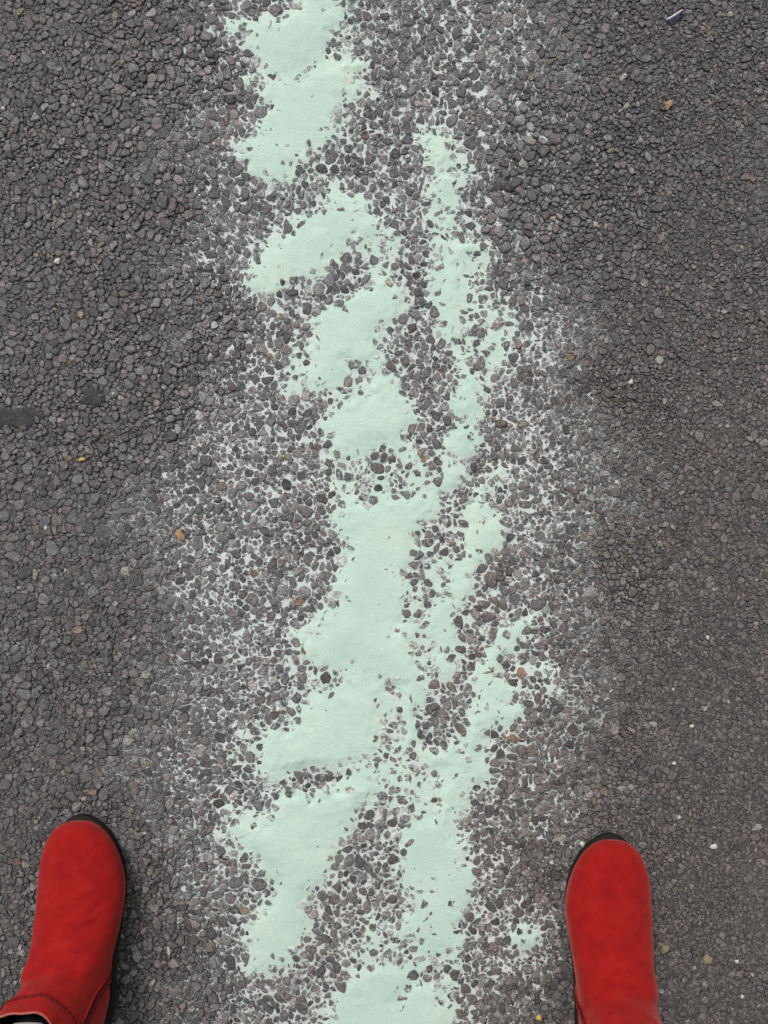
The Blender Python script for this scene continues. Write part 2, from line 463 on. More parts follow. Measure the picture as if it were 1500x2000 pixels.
# the rest of the road, one sheet with the detailed stretch, out to the horizon
n, m = A.shape
ring_in = np.concatenate([idx[:, 0], idx[-1, 1:], idx[-2::-1, -1], idx[0, -2:0:-1]])
far_v = []
nb = len(vb)
for k, i in enumerate(ring_in):
    far_v.append((vb[i, 0] * 1.02, vb[i, 1] * 1.02, -0.0005))
rin = np.array(far_v)
mid = rin * np.array([3, 3, 1])
out = rin * np.array([160, 160, 1])
nr = len(ring_in)
vb2 = np.concatenate([vb, rin, mid, out])
ids = [ring_in] + [nb + k * nr + np.arange(nr) for k in range(3)]
fq = [q]
for a, b2 in zip(ids[:-1], ids[1:]):
    fq.append(np.stack([a, b2, np.roll(b2, -1), np.roll(a, -1)], -1))
me = mesh_np('road', vb2, fq, True, {'dust': np.concatenate([dustb, np.zeros(3 * nr)]),
                                      'far': np.concatenate([farb, np.ones(3 * nr)])})
me.materials.append(M['bed'])
if me.polygons[0].normal.z < 0: me.flip_normals()
road = link(bpy.data.objects.new('road', me))
tag(road, 'dark grey coarse asphalt road seen from above', None, None, 'structure')

# ---- scatter the stones
def scatter():
    cell = 12.0
    gridd = {}
    pts = []
    def ok(x, y, r, f):
        ci, cj = int(x // cell), int(y // cell)
        R = int((r + rmax) * f // cell) + 1
        for i in range(ci - R, ci + R + 1):
            for j in range(cj - R, cj + R + 1):
                for k in gridd.get((i, j), ()):
                    px, py, pr = pts[k]
                    d = (pr + r) * f
                    if (px - x) ** 2 + (py - y) ** 2 < d * d: return False
        return True
    W, H = PX1 - PX0, PY1 - PY0
    rmax = 19.0
    for (ra, rb, n, f) in ((9.8, 13.8, 2400, 0.98), (6.8, 9.8, 16000, 0.84), (4.6, 6.8, 44000, 0.82), (2.9, 4.5, 70000, 0.82), (1.9, 2.8, 70000, 0.90)):
        xs = PX0 + W * rng.random(n)
        ys = PY0 + H * rng.random(n)
        rs = (ra + (rb - ra) * rng.random(n) ** 1.3) * size_mul(xs, ys)
        for x, y, r in zip(xs.tolist(), ys.tolist(), rs.tolist()):
            if ok(x, y, r, f):
                gridd.setdefault((int(x // cell), int(y // cell)), []).append(len(pts))
                pts.append((x, y, r))
    return np.array(pts)

P = scatter()
N = len(P)
kd = kdtree.KDTree(N)
for i in range(N): kd.insert((P[i, 0], P[i, 1], 0), i)
kd.balance()
KN = 16
nbr = np.zeros((N, KN), int)
for i in range(N):
    f = kd.find_n((P[i, 0], P[i, 1], 0), KN + 1)
    nbr[i] = [t[1] for t in f][1:KN + 1]
D = P[nbr, :2] - P[:, None, :2]
dist = np.linalg.norm(D, axis=2)
U = D / dist[..., None]
half = (dist ** 2 + 0.65 * (P[:, None, 2] ** 2 - P[nbr, 2] ** 2)) / (2 * dist)
opn = openness(P[:, 0], P[:, 1])
gap = (0.10 + 0.9 * rng.random(N) ** 1.5) * (0.3 + 0.7 * opn)
half = np.maximum(half - gap[:, None], 0.3 * P[:, 2][:, None])
# broken faces: a few extra cuts per stone make chips and slivers of the cells
NC = 3
ca = rng.random((N, NC)) * 2 * PI
ca[:, 1] = ca[:, 0] + PI + rng.normal(0, 0.35, N)
cd = (0.85 + 1.1 * rng.random((N, NC))) * P[:, 2][:, None]
cd[:, 0] = (0.70 + 1.1 * rng.random(N)) * P[:, 2]
U = np.concatenate([U, np.stack([np.cos(ca), np.sin(ca)], -1)], 1)
cd = cd + 50.0 * (rng.random((N, 1)) > 0.38)              # most stones stay whole and locked together
half = np.concatenate([half, cd], 1)

LS = level(P[:, 0], P[:, 1])
big = P[:, 2] > 7.4
ztop = np.where(big, 0.0003, np.where(P[:, 2] > 3.6, -0.0005, -0.0010)) + np.where(big, 0.00065, 0.0009) * rng.normal(0, 1, N)
ztop = np.clip(ztop, -0.0026, 0.0022)
ztop = ztop * (0.40 + 0.65 * opn) - 0.0002 * (1 - opn)
rimd = np.minimum(np.minimum(P[:, 0] - PX0, PX1 - P[:, 0]), np.minimum(P[:, 1] - PY0, PY1 - P[:, 1]))
ztop = ztop - 0.0012 * sstep(45, 5, rimd)
PZ = paint_z(P[:, 0], P[:, 1], LS)
deep = samp(DT, P[:, 0], P[:, 1]) > 14
ztop = np.where(deep, np.minimum(ztop, 0.0005), ztop)

# colours
tone = np.exp(rng.normal(0, 1, N) * (0.18 + 0.14 * opn))
warm = np.clip(0.36 + 0.28 * rng.normal(0, 1, N) + 0.40 * sstep(300, 1100, P[:, 0]) * sstep(300, 1000, P[:, 1]) + 0.12 * sstep(1000, 1900, P[:, 1]), 0, 1.3)
lum = 0.083 * tone * (1 + 0.32 * opn)
tint = np.stack([lum * (1.0 + 0.14 * warm), lum, lum * (1.03 - 0.07 * warm)], 1)
odd = rng.random(N)
k = odd < 0.006
tint[k] = np.array([0.17, 0.138, 0.10]) * (0.7 + 0.5 * rng.random((k.sum(), 1)))
k = (odd > 0.018) & (odd < 0.0195)
tint[k] = np.array([0.17, 0.105, 0.075]) * (0.7 + 0.5 * rng.random((k.sum(), 1)))
k = (odd > 0.024) & (odd < 0.034)
tint[k] = np.array([0.22, 0.215, 0.20])
for (x, y, c) in ((250,288,(.30,.23,.13)),(1385,205,(.28,.23,.14)),(1380,157,(.34,.31,.15)),(940,1266,(.27,.15,.06)),(926,1274,(.36,.17,.12)),
                  (1055,1208,(.26,.12,.07)),(1085,763,(.42,.30,.26)),(820,897,(.27,.15,.08)),(811,185,(.26,.13,.08)),(832,178,(.26,.19,.13)),
                  (525,688,(.36,.18,.06)),(545,616,(.25,.18,.12)),(500,758,(.18,.11,.075)),(977,1671,(.36,.24,.19)),(717,1710,(.26,.16,.09)),
                  (1020,1305,(.36,.17,.13)),(840,1185,(.30,.15,.12)),(885,1062,(.25,.16,.07)),(372,400,(.22,.18,.12)),(1042,155,(.2,.16,.11)),
                  (1380,1873,(.30,.25,.16)),(1296,1852,(.20,.17,.10)),(1010,1447,(.25,.15,.09)),(1355,990,(.2,.15,.1)),(160,610,(.3,.22,.14)),
                  (1110,695,(.28,.18,.07)),(590,1265,(.2,.14,.08)),(670,1945,(.25,.2,.12)),(555,960,(.2,.12,.08)),(185,492,(.36,.22,.07)),(1350,1740,(.2,.18,.13))):
    j = kd.find((x, y, 0))[1]
    tint[j] = np.array(c) * 0.55 + 0.45 * np.array((.115, .10, .092))
    ztop[j] = max(ztop[j], PZ[j] + 0.0006, 0.0002)

wx1, wy1, wx2, wy2 = VNoise(21, 201), VNoise(21, 202), VNoise(8, 203), VNoise(8, 204)
def warp(x, y):
    return x + 5.4 * wx1(x, y) + 1.7 * wx2(x, y), y + 5.4 * wy1(x, y) + 1.7 * wy2(x, y)

def stones_mesh(sel, K, rings, jitter):
    """vectorised stones: rounded power cells raised into weathered chips; returns verts (n, v, 3), faces for one, tint, dust"""
    n = len(sel)
    th = (np.arange(K) / K * 2 * PI)[None, :] + rng.random((n, 1)) * 2 * PI
    u = np.stack([np.cos(th), np.sin(th)], -1)                                   # n K 2
    dot = np.einsum('njc,nkc->nkj', U[sel], u)                                   # n K KN
    r = np.where(dot > 0.05, half[sel][:, None, :] / np.maximum(dot, 0.05), 1e3)
    cap = (2.4 * P[sel, 2])[:, None, None]
    r = np.concatenate([r, np.broadcast_to(cap, (n, K, 1))], 2)
    p = 34.0
    rad = (r ** -p).sum(2) ** (-1 / p)
    rad = rad * (1 + jitter * rng.normal(0, 1, rad.shape))
    V, T, Dd = [], [], []
    tl = 0.07 + 0.10 * opn[sel][:, None]
    tx, ty = tl * rng.normal(0, 1, (n, 1)), tl * rng.normal(0, 1, (n, 1))           # tilt of the top face
    edge = 0.27 * P[sel, 2][:, None] ** 0.8 * 1.6 * S * (0.42 + 0.58 * opn[sel][:, None])
    for (sc_, dz, tn) in rings:
        rr = rad * (sc_ * (1 + 0.6 * jitter * rng.normal(0, 1, rad.shape)) if sc_ < 0.99 else sc_)
        x, y = rr * u[..., 0], rr * u[..., 1]
        if dz <= -9: z = np.full(x.shape, -0.0085)
        else: z = ztop[sel][:, None] - dz * edge + (x * tx + y * ty) * S + rng.normal(0, 0.17, x.shape) * edge
        x, y = warp(P[sel, 0][:, None] + x, P[sel, 1][:, None] + y)
        V.append(np.stack([X(x), Y(y), z], -1))
        T.append(np.full((n, K), tn))
    x = rng.normal(0, 0.12, n) * P[sel, 2]; y = rng.normal(0, 0.12, n) * P[sel, 2]
    z = ztop[sel] + (x * tx[:, 0] + y * ty[:, 0]) * S + 0.05 * edge[:, 0]
    x, y = warp(P[sel, 0] + x, P[sel, 1] + y)
    V.append(np.stack([X(x), Y(y), z], -1)[:, None, :])
    T.append(np.full((n, 1), 1.0))
    V, T = np.concatenate(V, 1), np.concatenate(T, 1)
    nr_ = len(rings)
    quads, tris = [], []
    for a in range(nr_ - 1):
        for b in range(K):
            c = (b + 1) % K
            quads.append((a * K + b, (a + 1) * K + b, (a + 1) * K + c, a * K + c))
    for b in range(K): tris.append(((nr_ - 1) * K + b, nr_ * K, (nr_ - 1) * K + (b + 1) % K))
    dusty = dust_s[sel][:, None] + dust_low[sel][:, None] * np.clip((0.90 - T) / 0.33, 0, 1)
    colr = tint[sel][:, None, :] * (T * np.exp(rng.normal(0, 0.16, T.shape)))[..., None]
    return V, np.array(quads), np.array(tris), colr, dusty

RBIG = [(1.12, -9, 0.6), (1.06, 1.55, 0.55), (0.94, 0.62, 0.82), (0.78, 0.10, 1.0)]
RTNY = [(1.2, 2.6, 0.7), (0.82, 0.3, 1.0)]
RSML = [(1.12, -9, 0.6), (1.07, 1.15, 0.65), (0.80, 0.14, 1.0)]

vis = ztop > PZ - 0.0012                                # stones deep under the coat are not there to see
inb = (P[:, 0] > -5) & (P[:, 0] < 1505) & (P[:, 1] > -5) & (P[:, 1] < 2005)
foot = ((np.abs(P[:, 0] - 155) < 95) & (P[:, 1] > 1600)) | ((np.abs(P[:, 0] - 1195) < 95) & (P[:, 1] > 1640))
# the 300 that show largest: size and how far they stand out of the paint or binder
show = P[:, 2] * np.where(vis & inb & ~foot, 1, 0) * (0.8 + 0.2 * np.clip((ztop - PZ) / 0.002, 0, 1))
first = np.argsort(-show)[:300]
isfirst = np.zeros(N, bool); isfirst[first] = True
dust_s = 0.17 * dust_wide(P[:, 0], P[:, 1]) + 0.24 * sstep(0.30, 0.95, LS) + 0.16 * dust_wide(P[:, 0], P[:, 1]) * sstep(5.0, 2.6, P[:, 2]) + 0.05 * rng.normal(0, 1, N) * (LS > 0.1)

nl9 = fbm(90, 131, 3)
dust_low = 0.44 * np.clip(dust_wide(P[:, 0], P[:, 1]) * (1.0 + 0.35 * nl9(P[:, 0], P[:, 1])), 0, 1.15) * (0.7 + 0.6 * rng.random(N))

def flat_faces(n, nv, quads, tris):
    o = (np.arange(n) * nv)[:, None, None]
    return [(quads[None] + o).reshape(-1, 4), (tris[None] + o).reshape(-1, 3)]

def orient(me):
    return me

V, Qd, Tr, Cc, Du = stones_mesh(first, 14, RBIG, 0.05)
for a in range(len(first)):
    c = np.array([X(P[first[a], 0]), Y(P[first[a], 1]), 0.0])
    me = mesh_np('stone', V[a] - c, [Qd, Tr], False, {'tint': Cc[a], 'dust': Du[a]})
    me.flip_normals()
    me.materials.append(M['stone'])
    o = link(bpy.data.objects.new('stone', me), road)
    o.location = c

def stuff_part(name, groups, mat):
    vs, fs, ti, du, off = [], [], [], [], 0
    for (sel, K, rings, jt) in groups:
        V, Qd, Tr, Cc, Du = stones_mesh(sel, K, rings, jt)
        for f in flat_faces(len(sel), V.shape[1], Qd, Tr): fs.append(f + off)
        vs.append(V.reshape(-1, 3)); ti.append(Cc.reshape(-1, 3))
        du.append(Du.ravel())
        off += V.shape[0] * V.shape[1]
    me = mesh_np(name, np.concatenate(vs), fs, False, {'tint': np.concatenate(ti), 'dust': np.concatenate(du)})
    me.flip_normals()
    me.materials.append(mat)
    o = link(bpy.data.objects.new(name, me), road)
    o['kind'] = 'stuff'
    return o

rest = vis & ~isfirst
b1 = np.where(rest & big)[0]
b2 = np.where(rest & ~big & (P[:, 2] > 5.2))[0]
b3 = np.where(rest & (P[:, 2] <= 5.2) & (P[:, 2] > 3.0))[0]
b4 = np.where(rest & (P[:, 2] <= 3.0))[0]
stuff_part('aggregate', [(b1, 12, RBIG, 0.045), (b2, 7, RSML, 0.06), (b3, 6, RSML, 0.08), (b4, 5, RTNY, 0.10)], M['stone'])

# ---------------------------------------------------------------- paint poured over the road
A, B, idx, q = grid_mesh(120, 1330, PY0 + 30, PY1 - 30, 2.7)
Lp = level(A, B)
zp = paint_z(A, B, Lp)
keep = (Lp > 0.10)
kq = keep.ravel()[q].any(1)
q = q[kq]
used = np.unique(q)
rem = np.full(A.size, -1); rem[used] = np.arange(len(used))
vp = np.stack([X(A), Y(B), zp], -1).reshape(-1, 3)[used]
me = mesh_np('paint_spill', vp, [rem[q]], True, {'thick': (Lp.ravel()[used])})
if me.polygons[0].normal.z < 0: me.flip_normals()
me.materials.append(M['paint'])
paint = link(bpy.data.objects.new('paint_spill', me))
tag(paint, 'pale mint green paint spilled in a ragged streak down the middle of the asphalt', 'paint')

# ---------------------------------------------------------------- boots
def loft(rings, close_start=True, close_end=True):
    n, K = len(rings), len(rings[0])
    v = np.concatenate(rings)
    q, t = [], []
    for a in range(n - 1):
        for b in range(K):
            c = (b + 1) % K
            q.append((a * K + b, a * K + c, (a + 1) * K + c, (a + 1) * K + b))
    ex = []
    if close_start:
        ex.append(rings[0].mean(0)); i = len(v) + len(ex) - 1
        t += [(i, (b + 1) % K, b) for b in range(K)]
    if close_end:
        ex.append(rings[-1].mean(0)); i = len(v) + len(ex) - 1
        o = (n - 1) * K
        t += [(i, o + b, o + (b + 1) % K) for b in range(K)]
    if ex: v = np.concatenate([v, np.array(ex)])
    return v, [np.array(q), np.array(t).reshape(-1, 3)]

def part(name, v, f, mat, parent, smooth=True):
    me = mesh_np(name, v, f, smooth)
    bm = bmesh.new(); bm.from_mesh(me)
    bmesh.ops.recalc_face_normals(bm, faces=bm.faces)
    bm.to_mesh(me); bm.free()
    for p in me.polygons: p.use_smooth = smooth
    me.materials.append(mat)
    return link(bpy.data.objects.new(name, me), parent)

def tube(path, rad, K=6, closed=False):
    path = [np.array(p, float) for p in path]
    n = len(path)
    rings = []
    for i in range(n):
        a = path[(i - 1) % n] if (closed or i > 0) else path[i]
        b = path[(i + 1) % n] if (closed or i < n - 1) else path[i]
        t = (b - a) / (np.linalg.norm(b - a) + 1e-12)
        ref = np.array([0, 0, 1.0]) if abs(t[2]) < 0.9 else np.array([0, 1.0, 0])
        u = np.cross(t, ref); u /= np.linalg.norm(u)
        w = np.cross(u, t)
        rings.append(np.array([path[i] + rad * (math.cos(k * 2 * PI / K) * u + math.sin(k * 2 * PI / K) * w) for k in range(K)]))
    if closed: rings.append(rings[0].copy())
    return loft(rings, not closed, not closed)

# (y from toe tip, bottom, top, half width, sideways shift towards the inner side, tilt, distances are metres)
FOOT = [(-0.0015, .013, .021, .009, -.004), (-.004, .011, .029, .0170, -.004), (-.010, .010, .0370, .0262, -.0035), (-.021, .0095, .0435, .0345, -.002),
        (-.037, .009, .0485, .0412, -.0005), (-.055, .009, .0530, .0452, .0010), (-.073, .009, .0575, .0465, .0016), (-.090, .0105, .0640, .0455, .0010),
        (-.104, .014, .0720, .0440, .0), (-.116, .018, .0810, .0424, .0), (-.124, .022, .0885, .0414, .0)]
HEEL = .030
BEND = [(18, .080, .0410), (34, .094, .0402), (46, .106, .0388), (56, .109, .0385), (66, .106, .0382), (78, .1045, .0384)]
SHAFT = [(.101, -.1270, .104, .0392), (.110, -.1285, .1035, .0402), (.120, -.1305, .1035, .0413), (.130, -.1325, .104, .0424), (.138, -.1335, .1045, .0432)]

def boot_rings(side, K=56, grow=0.0):
    """side = +1: inner side towards +x"""
    t = np.arange(K) / K * 2 * PI
    ct, st = np.cos(t), np.sin(t)
    def se(c, e): return np.sign(c) * np.abs(c) ** e
    out = []
    for (y, zb, zt, w, cx) in FOOT:
        h = zt - zb
        mid = zb + 0.34 * h
        x = w * np.where(st > 0, se(ct, 0.80), se(ct, 0.55))
        z = np.where(st > 0, mid + (zt - mid) * se(st, 0.98), mid + (mid - zb) * se(st, 0.6))
        # the upper leans: the instep ridge lies a little to the inner side
        out.append(np.stack([side * (x + cx + 0.004 * np.clip(st, 0, 1) * min(1, h / .06)), np.full(K, y), z], -1))
    piv = np.array([-.1260, .0965])
    for (deg, ln, w) in BEND:
        a = math.radians(deg)
        up = np.array([math.sin(a), math.cos(a)])
        top = piv + np.array([.0014, -.0055]) * (1 - deg / 78)
        bot = piv - up * ln
        bot[1] = max(bot[1], HEEL)
        mid = top * 0.5 + bot * 0.5
        e = 0.75
        x = w * se(ct, e)
        yz = mid[None] + np.where(st > 0, 1, 1)[:, None] * se(st, 0.85)[:, None] * ((top - bot) / 2)[None]
        out.append(np.stack([side * x, yz[:, 0], yz[:, 1]], -1))
    for (z, yf, dp, w) in SHAFT:
        x = w * se(ct, 0.92)
        y = yf - dp / 2 + dp / 2 * se(st, 0.92)
        out.append(np.stack([side * (x - 0.06 * (z - .10)), y, np.full(K, z) + 0.004 * st], -1))
    return out

def resample(rings, sub=3):
    """Catmull-Rom between the given rings"""
    R = [2 * rings[0] - rings[1]] + rings + [2 * rings[-1] - rings[-2]]
    out = []
    for i in range(1, len(R) - 2):
        for k in range(sub):
            t = k / sub
            a, b, c, d = R[i - 1], R[i], R[i + 1], R[i + 2]
            out.append(0.5 * (2 * b + (c - a) * t + (2 * a - 5 * b + 4 * c - d) * t * t + (3 * b - 3 * c + d - a) * t ** 3))
    out.append(rings[-1])
    return out

def make_boot(label, side, loc, yaw, lean, seed):
    root = link(bpy.data.objects.new('red_ankle_boot', None))
    root.empty_display_size = 0.05
    tag(root, label, 'boot', 'pair of red suede boots')
    rg = resample(boot_rings(side), 6)
    for it in range(26):
        new = [r.copy() for r in rg]
        for i in range(20, len(rg) - 4):
            w = 0.5 * float(sstep(20, 46, np.array(i)))
            new[i] = rg[i] * (1 - w) + (rg[i - 1] + rg[i + 1]) * w / 2
        rg = new
    nz = [VNoise(38, seed + i) for i in range(3)]
    rr = np.random.default_rng(seed)
    for r in rg:                                        # wearing creases over the vamp and a lean of the shaft
        y, z, x = r[:, 1], r[:, 2], r[:, 0]
        amp = sstep(-.05, -.10, y) * sstep(.03, .06, z)
        dz = amp * 0.0026 * (nz[0](x * 1900, y * 2600 + x * side * 1500) + 0.5 * nz[1](x * 4200, y * 4200 + z * 3000))
        k = np.clip((z - .08) / .05, 0, 1)
        xs = x * side
        for (y0, sl, bow, wd, dp) in ((-.070, .28, 2.0, .0035, .0011), (-.083, -.20, -3.0, .0030, .0009), (-.098, .35, 1.5, .0040, .0012), (-.108, -.1, 3.0, .004, .0010)):
            dcr = y - (y0 + sl * xs + bow * xs * xs)
            dz = dz + 1.7 * dp * np.exp(-(dcr / wd) ** 2) * np.sin(dcr / wd * 1.6 + 1.2) * sstep(.025, .05, z) * (0.5 + 0.5 * nz[1](x * 2500 + y0 * 9000, y * 900))
        r[:, 2] += dz * (1 - k)
        r[:, 1] += dz * k
        r[:, 0] += side * 0.0022 * k * nz[2](y * 2600, z * 2600) + lean * np.clip(z - .03, 0, 1)
    v, f = loft(rg, True, False)
    upper = part('upper', v, f, M['suede'], root)
    so = upper.modifiers.new('thickness', 'SOLIDIFY'); so.thickness = 0.0022; so.offset = -1
    bvh = BVHTree.FromPolygons([tuple(p) for p in v], [tuple(int(i) for i in p) for fa in f for p in fa])
    top = rg[-1]
    # lining: dark inside of the shaft
    inner = []
    for r in rg[-1:-32:-2]:
        c = r.mean(0)
        inner.append(c + (r - c) * np.array([.93, .95, 1.0]))
    lv, lf = loft(inner, False, True)
    part('lining', lv, lf, M['lining'], root)
    # raw top edge
    c = top.mean(0)
    tv, tf = tube(list(c + (top - c) * np.array([.975, .985, 1]) + np.array([0, 0, .0004])), .0011, 6, True)
    part('top_edge', tv, tf, M['rim'], root)
    # sole: outline of the foot pushed out, flat, following the heel rise
    ol = []
    outline_y = [-.0010, -.004, -.010, -.021, -.037, -.055, -.073, -.090, -.106, -.122, -.140, -.160, -.180, -.202, -.220, -.229, -.2325]
    outline_w = [.0078, .0140, .0222, .0298, .0360, .0398, .0411, .0404, .0388, .0395, .0372, .0362, .0358, .0340, .0280, .0180, .0080]
    outline_c = [-.004, -.004, -.0033, -.0015, .0008, .0022, .0028, .0022, .001, 0, 0, 0, 0, 0, 0, 0, 0]
    def rise(y): return HEEL * 0.78 * float(sstep(-.08, -.175, np.array(y)))
    left = [(-w + c_, y) for y, w, c_ in zip(outline_y, outline_w, outline_c)]
    right = [(w + c_, y) for y, w, c_ in zip(outline_y, outline_w, outline_c)]
    loop = [(-.004, .0008)] + right + [(0, -.2340)] + left[::-1]
    loop = [(side * x, y + .0015) for x, y in loop]
    for (g, dz) in ((0.985, 0.0), (1.0, .0015), (1.0, .0085), (0.985, .0105)):
        ol.append(np.array([(x * g, (y + .115) * g - .115, rise(y) + dz) for x, y in loop]))
    sv, sf = loft(ol, True, True)
    part('sole', sv, sf, M['sole'], root)
    hl = []
    hy = [(.0325 * math.cos(a), -.198 + .036 * math.sin(a)) for a in np.linspace(0, 2 * PI, 28, endpoint=False)]
    for g, z in ((.93, 0.0), (.95, .002), (1, .022), (1.0, rise(-.20) + .002)):
        hl.append(np.array([(x * g, (y + .198) * g - .198, z) for x, y in hy]))
    hv, hf = loft(hl, True, True)
    part('heel', hv, hf, M['heel'], root, True)
    # zip on the inner side
    zp_ = [(-.148, .034), (-.152, .050), (-.157, .066), (-.163, .084), (-.169, .102), (-.175, .120), (-.180, .136)]
    path, nor = [], []
    for i in range(40):
        u = i / 39 * (len(zp_) - 1)
        k = min(int(u), len(zp_) - 2); w = u - k
        yy = zp_[k][0] * (1 - w) + zp_[k + 1][0] * w
        zz = zp_[k][1] * (1 - w) + zp_[k + 1][1] * w
        hit = bvh.ray_cast(Vector((side * .12, yy, zz)), Vector((-side, 0, 0)))
        if hit[0] is None: continue
        nn = np.array(hit[1])
        if nn[0] * side < 0: nn = -nn
        path.append(np.array(hit[0])); nor.append(nn)
    path, nor = np.array(path), np.array(nor)
    tan = np.gradient(path, axis=0); tan /= np.linalg.norm(tan, axis=1)[:, None]
    bi = np.cross(tan, nor); bi /= np.linalg.norm(bi, axis=1)[:, None]
    strip = [np.array([p + b * dx + n_ * dh for dx, dh in ((-.0052, -.0008), (-.0050, .0006), (-.0018, .0004), (.0018, .0004), (.0050, .0006), (.0052, -.0008))])
             for p, n_, b in zip(path, nor, bi)]
    zv, zf = loft(strip, True, True)
    zipper = part('zipper', zv, zf, M['tape'], root, False)
    tv_, tf_, off = [], [], 0
    L = np.concatenate([[0], np.cumsum(np.linalg.norm(np.diff(path, axis=0), axis=1))])
    nt_ = int(L[-1] / .0021)
    for i in range(nt_):
        d = (i + .5) * L[-1] / nt_
        P_, N_, T_, B_ = [np.array([np.interp(d, L, a[:, k]) for k in range(3)]) for a in (path, nor, tan, bi)]
        sgn = 1 if i % 2 else -1
        cc = P_ + N_ * .0011 + B_ * sgn * .0007
        hx, hy_, hz = .0016, .0007, .0007
        for sx in (-1, 1):
            for sy in (-1, 1):
                for sz in (-1, 1): tv_.append(cc + B_ * hx * sx + T_ * hy_ * sy + N_ * hz * sz)
        b8 = off
        tf_ += [(b8, b8 + 1, b8 + 3, b8 + 2), (b8 + 4, b8 + 6, b8 + 7, b8 + 5), (b8, b8 + 4, b8 + 5, b8 + 1), (b8 + 2, b8 + 3, b8 + 7, b8 + 6), (b8 + 1, b8 + 5, b8 + 7, b8 + 3), (b8, b8 + 2, b8 + 6, b8 + 4)]
        off += 8
    zt = part('zipper_teeth', np.array(tv_), [np.array(tf_)], M['teeth'], zipper, False)
    zt['kind'] = 'stuff'
    # folded edges of the suede along the zip
    for sgn in (-1, 1):
        ev, ef = tube([p + b * sgn * .0056 + n_ * .0002 for p, n_, b in zip(path, nor, bi)], .0013, 6)
        part('zipper_placket', ev, ef, M['suede'], root)
    # braided trim round the shaft, below the top edge
    lo = rg[-14 if side > 0 else -5]
    c = lo.mean(0)
    base = c + (lo - c) * 1.0
    seg = np.concatenate([base, base[:1]])
    Lb_ = np.concatenate([[0], np.cumsum(np.linalg.norm(np.diff(seg, axis=0), axis=1))])
    nW = 56
    for ph in (0, 1):
        pts = []
        for i in range(nW * 6):
            d = i / (nW * 6) * Lb_[-1]
            p0 = np.array([np.interp(d, Lb_, seg[:, k]) for k in range(3)])
            n0 = p0 - c; n0[2] = 0; n0 /= np.linalg.norm(n0)
            a = i / 6 * 2 * PI / 2 + ph * PI
            pts.append(p0 + n0 * (.0006 + .0004 * math.cos(2 * a)) + np.array([0, 0, .0014 * math.sin(a)]) - np.array([0, 0, .0]))
        bv, bf = tube(pts, .0009, 5, True)
        part('braided_cord', bv, bf, M['braid'], root)
    root.location = loc
    root.rotation_euler = (0, 0, yaw)
    return root

def ground_pt(px, py, z):
    k = (CAM_H - z) / CAM_H
    return X(px) * k, Y(py) * k

lx, ly = ground_pt(163, 1597, .01)
rx, ry = ground_pt(1186, 1634, .01)
BZ = 0.0010
left_boot = make_boot('red suede ankle boot left of the paint, with its open dark top showing', 1, (lx, ly, BZ), math.radians(1.8), -0.12, 300)
right_boot = make_boot('red suede ankle boot standing right of the mint green paint', -1, (rx, ry, BZ), math.radians(-1.2), 0.0, 340)

# ---------------------------------------------------------------- the person standing in the boots (legs only: all that is near the view)
def leg_rings(cx0, y0, x1, radii, K=28):
    out = []
    for (z, rx_, ry_, dy) in radii:
        t = np.clip((z - .12) / .72, 0, 1)
        cx = cx0 * (1 - t) + x1 * t
        a = np.arange(K) / K * 2 * PI
        wob = 1 + (0.045 if rx_ > .039 and z > .14 and z < .7 else 0) * np.sin(3 * a + z * 31) * np.sin(z * 47 + cx0 * 20)
        out.append(np.stack([cx + rx_ * wob * np.cos(a), y0 + dy + ry_ * wob * np.sin(a), np.full(K, z)], -1))
    return out

ax_l, ay_l = lx - .012, ly - .185
ax_r, ay_r = rx, ry - .185
hx = (ax_l + ax_r) / 2
BODY = [(.055, .026, .040, 0), (.10, .027, .036, 0), (.16, .031, .037, 0), (.24, .042, .046, -.005), (.32, .050, .055, -.01), (.40, .050, .053, -.008), (.46, .052, .056, 0), (.55, .060, .064, 0), (.68, .072, .078, -.01), (.80, .085, .095, -.02)]
CLOTH = [(.150, .040, .043, .006), (.155, .0415, .0445, .006), (.24, .052, .056, -.010), (.32, .060, .066, -.012), (.40, .062, .066, -.010), (.46, .064, .068, -.004), (.55, .072, .076, -.004), (.68, .085, .090, -.012), (.79, .100, .110, -.02)]
yh = (ay_l + ay_r) / 2

def two_legs(name, rows, mat, parent, hipw, waist):
    vs, fs, off = [], [], 0
    for (cx0, cy0, x1) in ((ax_l, ay_l, hx - hipw), (ax_r, ay_r, hx + hipw)):
        v, f = loft(leg_rings(cx0, cy0, x1, rows), True, True)
        vs.append(v); fs += [g + off for g in f]; off += len(v)
    a = np.arange(32) / 32 * 2 * PI
    rg = [np.stack([hx + w * np.cos(a), yh - .02 + d * np.sin(a), np.full(32, z)], -1) for (z, w, d) in waist]
    v, f = loft(rg, True, True)
    vs.append(v); fs += [g + off for g in f]
    o = part(name, np.concatenate(vs), fs, mat, parent)
    rm = o.modifiers.new('join', 'REMESH'); rm.mode = 'VOXEL'; rm.voxel_size = 0.006; rm.use_smooth_shade = True
    return o

person = two_legs('person', BODY, M['sock'], None, .085, [(.74, .13, .08), (.80, .165, .10), (.86, .16, .105), (.885, .13, .09)])
tag(person, 'legs of a person in dark socks and grey trousers, standing in the red boots', 'person')
two_legs('trousers', CLOTH, M['trouser'], person, .085, [(.74, .15, .10), (.80, .185, .118), (.86, .178, .12), (.89, .172, .118)])

